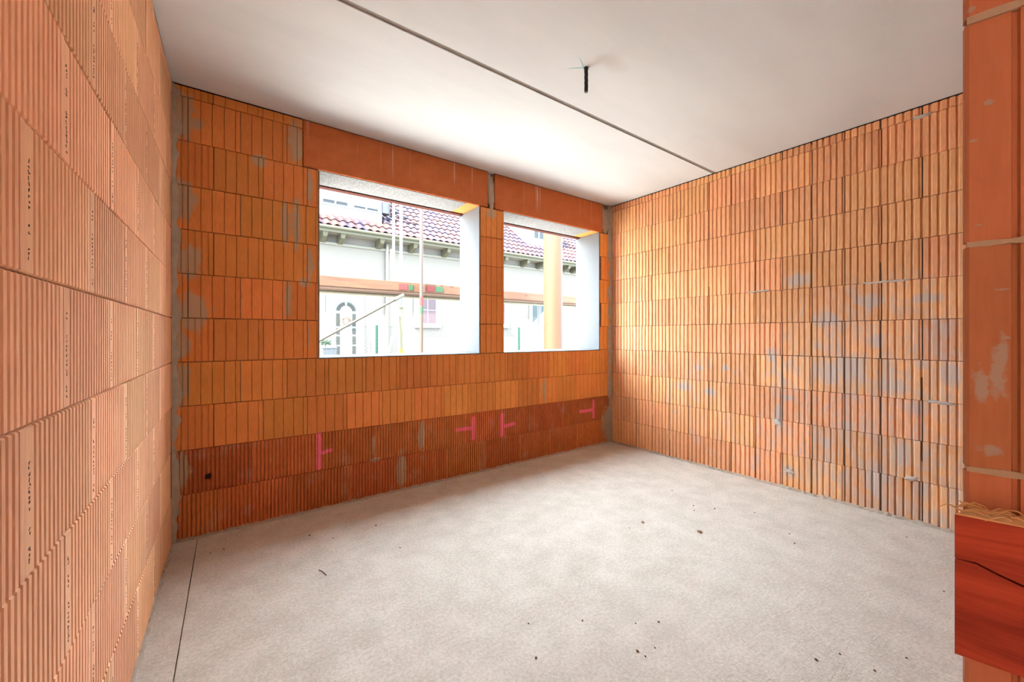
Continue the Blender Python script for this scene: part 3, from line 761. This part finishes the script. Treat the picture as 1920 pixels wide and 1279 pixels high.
# arched entrance door
dx0, dx1 = 2.69, 3.20; dm = (dx0+dx1)/2
dr = HB('entrance_door', (dm-.50, HY-.03, .05), (dm+.50, HY-.001, 2.27), plain('door_white', (.088, .086, .082), .6, .04, 10, .05, .1), None, .008)
def DB(name, a, b, m, bev=0): return MB().box(T(a), T(b), bev).build(name, m, dr)
for s0, s1 in ((dx0, dx0+.095), (dx1-.095, dx1)):
    for z0, z1 in ((1.44, 1.785), (1.215, 1.385), (.945, 1.165), (.45, .90)):
        DB('glass_strip', (s0, HY-.036, z0), (s1, HY-.0305, z1), glass_g)
ro, ri = (dx1-dx0)/2, (dx1-dx0)/2-.095
for t0_, t1_ in ((6, 82), (98, 174)):
    n = 10; v = []
    for yy in (HY-.036, HY-.0305):
        for i in range(n+1):
            t = math.radians(t0_+(t1_-t0_)*i/n)
            for r_ in (ri, ro): v.append(T((dm+r_*math.cos(t), yy, 1.835+r_*1.02*math.sin(t))))
    f = []; m2 = 2*(n+1)
    for i in range(n):
        a = 2*i; f += [[a, a+1, a+3, a+2], [m2+a, m2+a+2, m2+a+3, m2+a+1], [a+1, m2+a+1, m2+a+3, a+3], [a, a+2, m2+a+2, m2+a]]
    f += [[0, m2, m2+1, 1], [2*n, 2*n+1, m2+2*n+1, m2+2*n]]
    link('arched_glass', mesh_data('arched_glass', v, f, glass_g), dr)
MB().path([T((dm+(ro+.035)*math.cos(math.radians(t)), HY-.036, 1.835+(ro+.035)*math.sin(math.radians(t)))) for t in range(0, 181, 12)], .008, 6).build('arch_moulding', cream, dr)
MB().tube(T((dx1+.14, HY-.08, .95)), T((dx1+.14, HY-.08, 1.30)), .012, 8).build('door_handle', steel_w, dr)
HB('house_number_plate', (2.84, HY-.012, 2.325), (3.04, HY-.001, 2.355), glass_g)
HB('door_bell', (3.375, HY-.02, 1.30), (3.41, HY-.001, 1.41), plain('bell_brass', (.16, .13, .05), .5, .1, 20, 0), None, .004)
HB('letter_slot', (3.385, HY-.015, 1.20), (3.415, HY-.001, 1.26), glass_g)
# wreath hanging on the door
wy = HY-.075; wz_ = 1.575; wr_ = empty('door_wreath', (dm+.0, wy, wz_-.17)); tag(wr_, 'twig wreath hanging on the arched white door', 'wreath')
tw = plain('wreath_twigs', (.06, .035, .02), .9, .3, 40, .3); r = random.Random(4)
for k in range(7):
    ph = r.uniform(0, 6); rad = .105+r.uniform(-.03, .03)
    MB().path([((rad+.012*math.sin(5*t+ph))*math.cos(t), .012*math.cos(4*t+ph), .17+(rad+.012*math.sin(5*t+ph))*math.sin(t)) for t in [2*PI*i/24 for i in range(25)]], .007, 5).build('twig', tw, wr_)
MB().path([(0, .02, .27), (.01, .03, .40), (.0, .03, .54)], .009, 5).build('hanging_ribbon', plain('ribbon', (.20, .12, .11), .9, .1, 20, 0), wr_)
# house windows
def hwin(px0, px1, pya, pyb, gm_, cols, rows, fr=.10, sill=True):
    a, b = bx(px0, pya, HY-.03), bx(px1, pyb, HY-.03); w_ = HB('house_window', (a.x-fr, HY-.03, b.z-fr), (b.x+fr, HY-.001, a.z+fr), white, None, .006)
    nx = (b.x-a.x)/cols; nz = (a.z-b.z)/rows
    for i in range(cols):
        for j in range(rows):
            MB().box(T((a.x+i*nx+.012, HY-.036, b.z+j*nz+.012)), T((a.x+(i+1)*nx-.012, HY-.0305, b.z+(j+1)*nz-.012))).build('pane', gm_, w_)
    for s in (-1, 1):
        xc = a.x-fr-.02 if s < 0 else b.x+fr+.02
        MB().box(T((xc-.05, HY-.045, b.z-fr)), T((xc+.05, HY-.002, a.z+fr)), .006).build('moulding', white, w_)
    if sill: MB().box(T((a.x-fr-.06, HY-.09, b.z-fr-.04)), T((b.x+fr+.06, HY-.002, b.z-fr-.001)), .006).build('window_sill', plain('sill_grey', (.075, .075, .078), .8, .1, 10, 0), w_)
hwin(786, 818, 555, 607, glass_d, 2, 2)
hwin(922, 947, 566, 608, glass_d, 2, 2)
hwin(998, 1030, 572, 680, plain('patio_glass', (.022, .027, .027), .5, .2, 9, 0, .08, sc3=(3, 1, .1)), 2, 1, .06, False)
# white sun sail hanging askew in front of the patio window
pa, pb, pc, pd = bx(999, 607, 7.6), bx(1026, 578, 7.6), bx(1030, 690, 7.6), bx(1001, 690, 7.6)
sv = [pa, pb, pc, pd]; sv = [Vector(p) for p in sv]; org = Vector(((pc.x+pd.x)/2, 7.6, GZ))
vv = [p-org for p in sv]+[p-org+Vector((.0, .025, 0)) for p in sv]
for i in (2, 3, 6, 7): vv[i].z = 0
pn = empty('leaning_panel', org); tag(pn, 'white slanted panel leaning before the patio window behind the round column', 'panel')
link('sheet', mesh_data('sheet', vv, [[0,3,2,1],[4,5,6,7],[0,1,5,4],[1,2,6,5],[2,3,7,6],[3,0,4,7]], white), pn)
MB().path([vv[0]+Vector((0, -.01, .0)), vv[1]+Vector((0, -.01, 0))], .012, 6).build('top_rail', white, pn)
# shrub in a planter next to the door
sp_ = bx(612, 660, 7.9)
pl_ = empty('planter', (sp_.x+.05, 7.9, GZ)); tag(pl_, 'grey woven planter box standing beside the arched door', 'planter')
pz = bx(616, 651, 7.9).z-GZ
MB().box((-.17, -.15, 0), (.17, .15, pz), .012).build('box', plain('planter_grey', (.020, .023, .026), .8, .5, 30, .3), pl_)
MB().box((-.18, -.16, pz-.03), (.18, .16, pz-.0005), .006).build('rim', plain('planter_rim', (.03, .033, .033), .8, .2, 30, .2), pl_)
sh = empty('shrub', (sp_.x-.02, 7.9, GZ+pz+.032)); tag(sh, 'small green leafy shrub growing in the grey planter', 'shrub')
lv = MB(); r = random.Random(9)
for i in range(260):
    t = r.uniform(0, 6.28); rad = r.random()**.5*.14; z = .015+r.uniform(.02, .17)*(1-rad*2.2); c_ = Vector((rad*math.cos(t), rad*math.sin(t)*.8, z)); a_ = Vector((r.uniform(-1, 1), r.uniform(-1, 1), r.uniform(-.3, 1))).normalized()*.03; b_ = a_.orthogonal().normalized()*.011
    k = len(lv.v); lv.v += [c_-a_, c_+b_, c_+a_, c_-b_]; lv.f.append([k, k+1, k+2, k+3])
f_ = lv.build('foliage', plain('shrub_green', (.010, .028, .008), .8, .4, 20, 0), sh); f_['kind'] = 'stuff'
MB().tube((0, 0, -.031), (0, 0, .12), .008, 6).build('stem', M['plank'], sh)
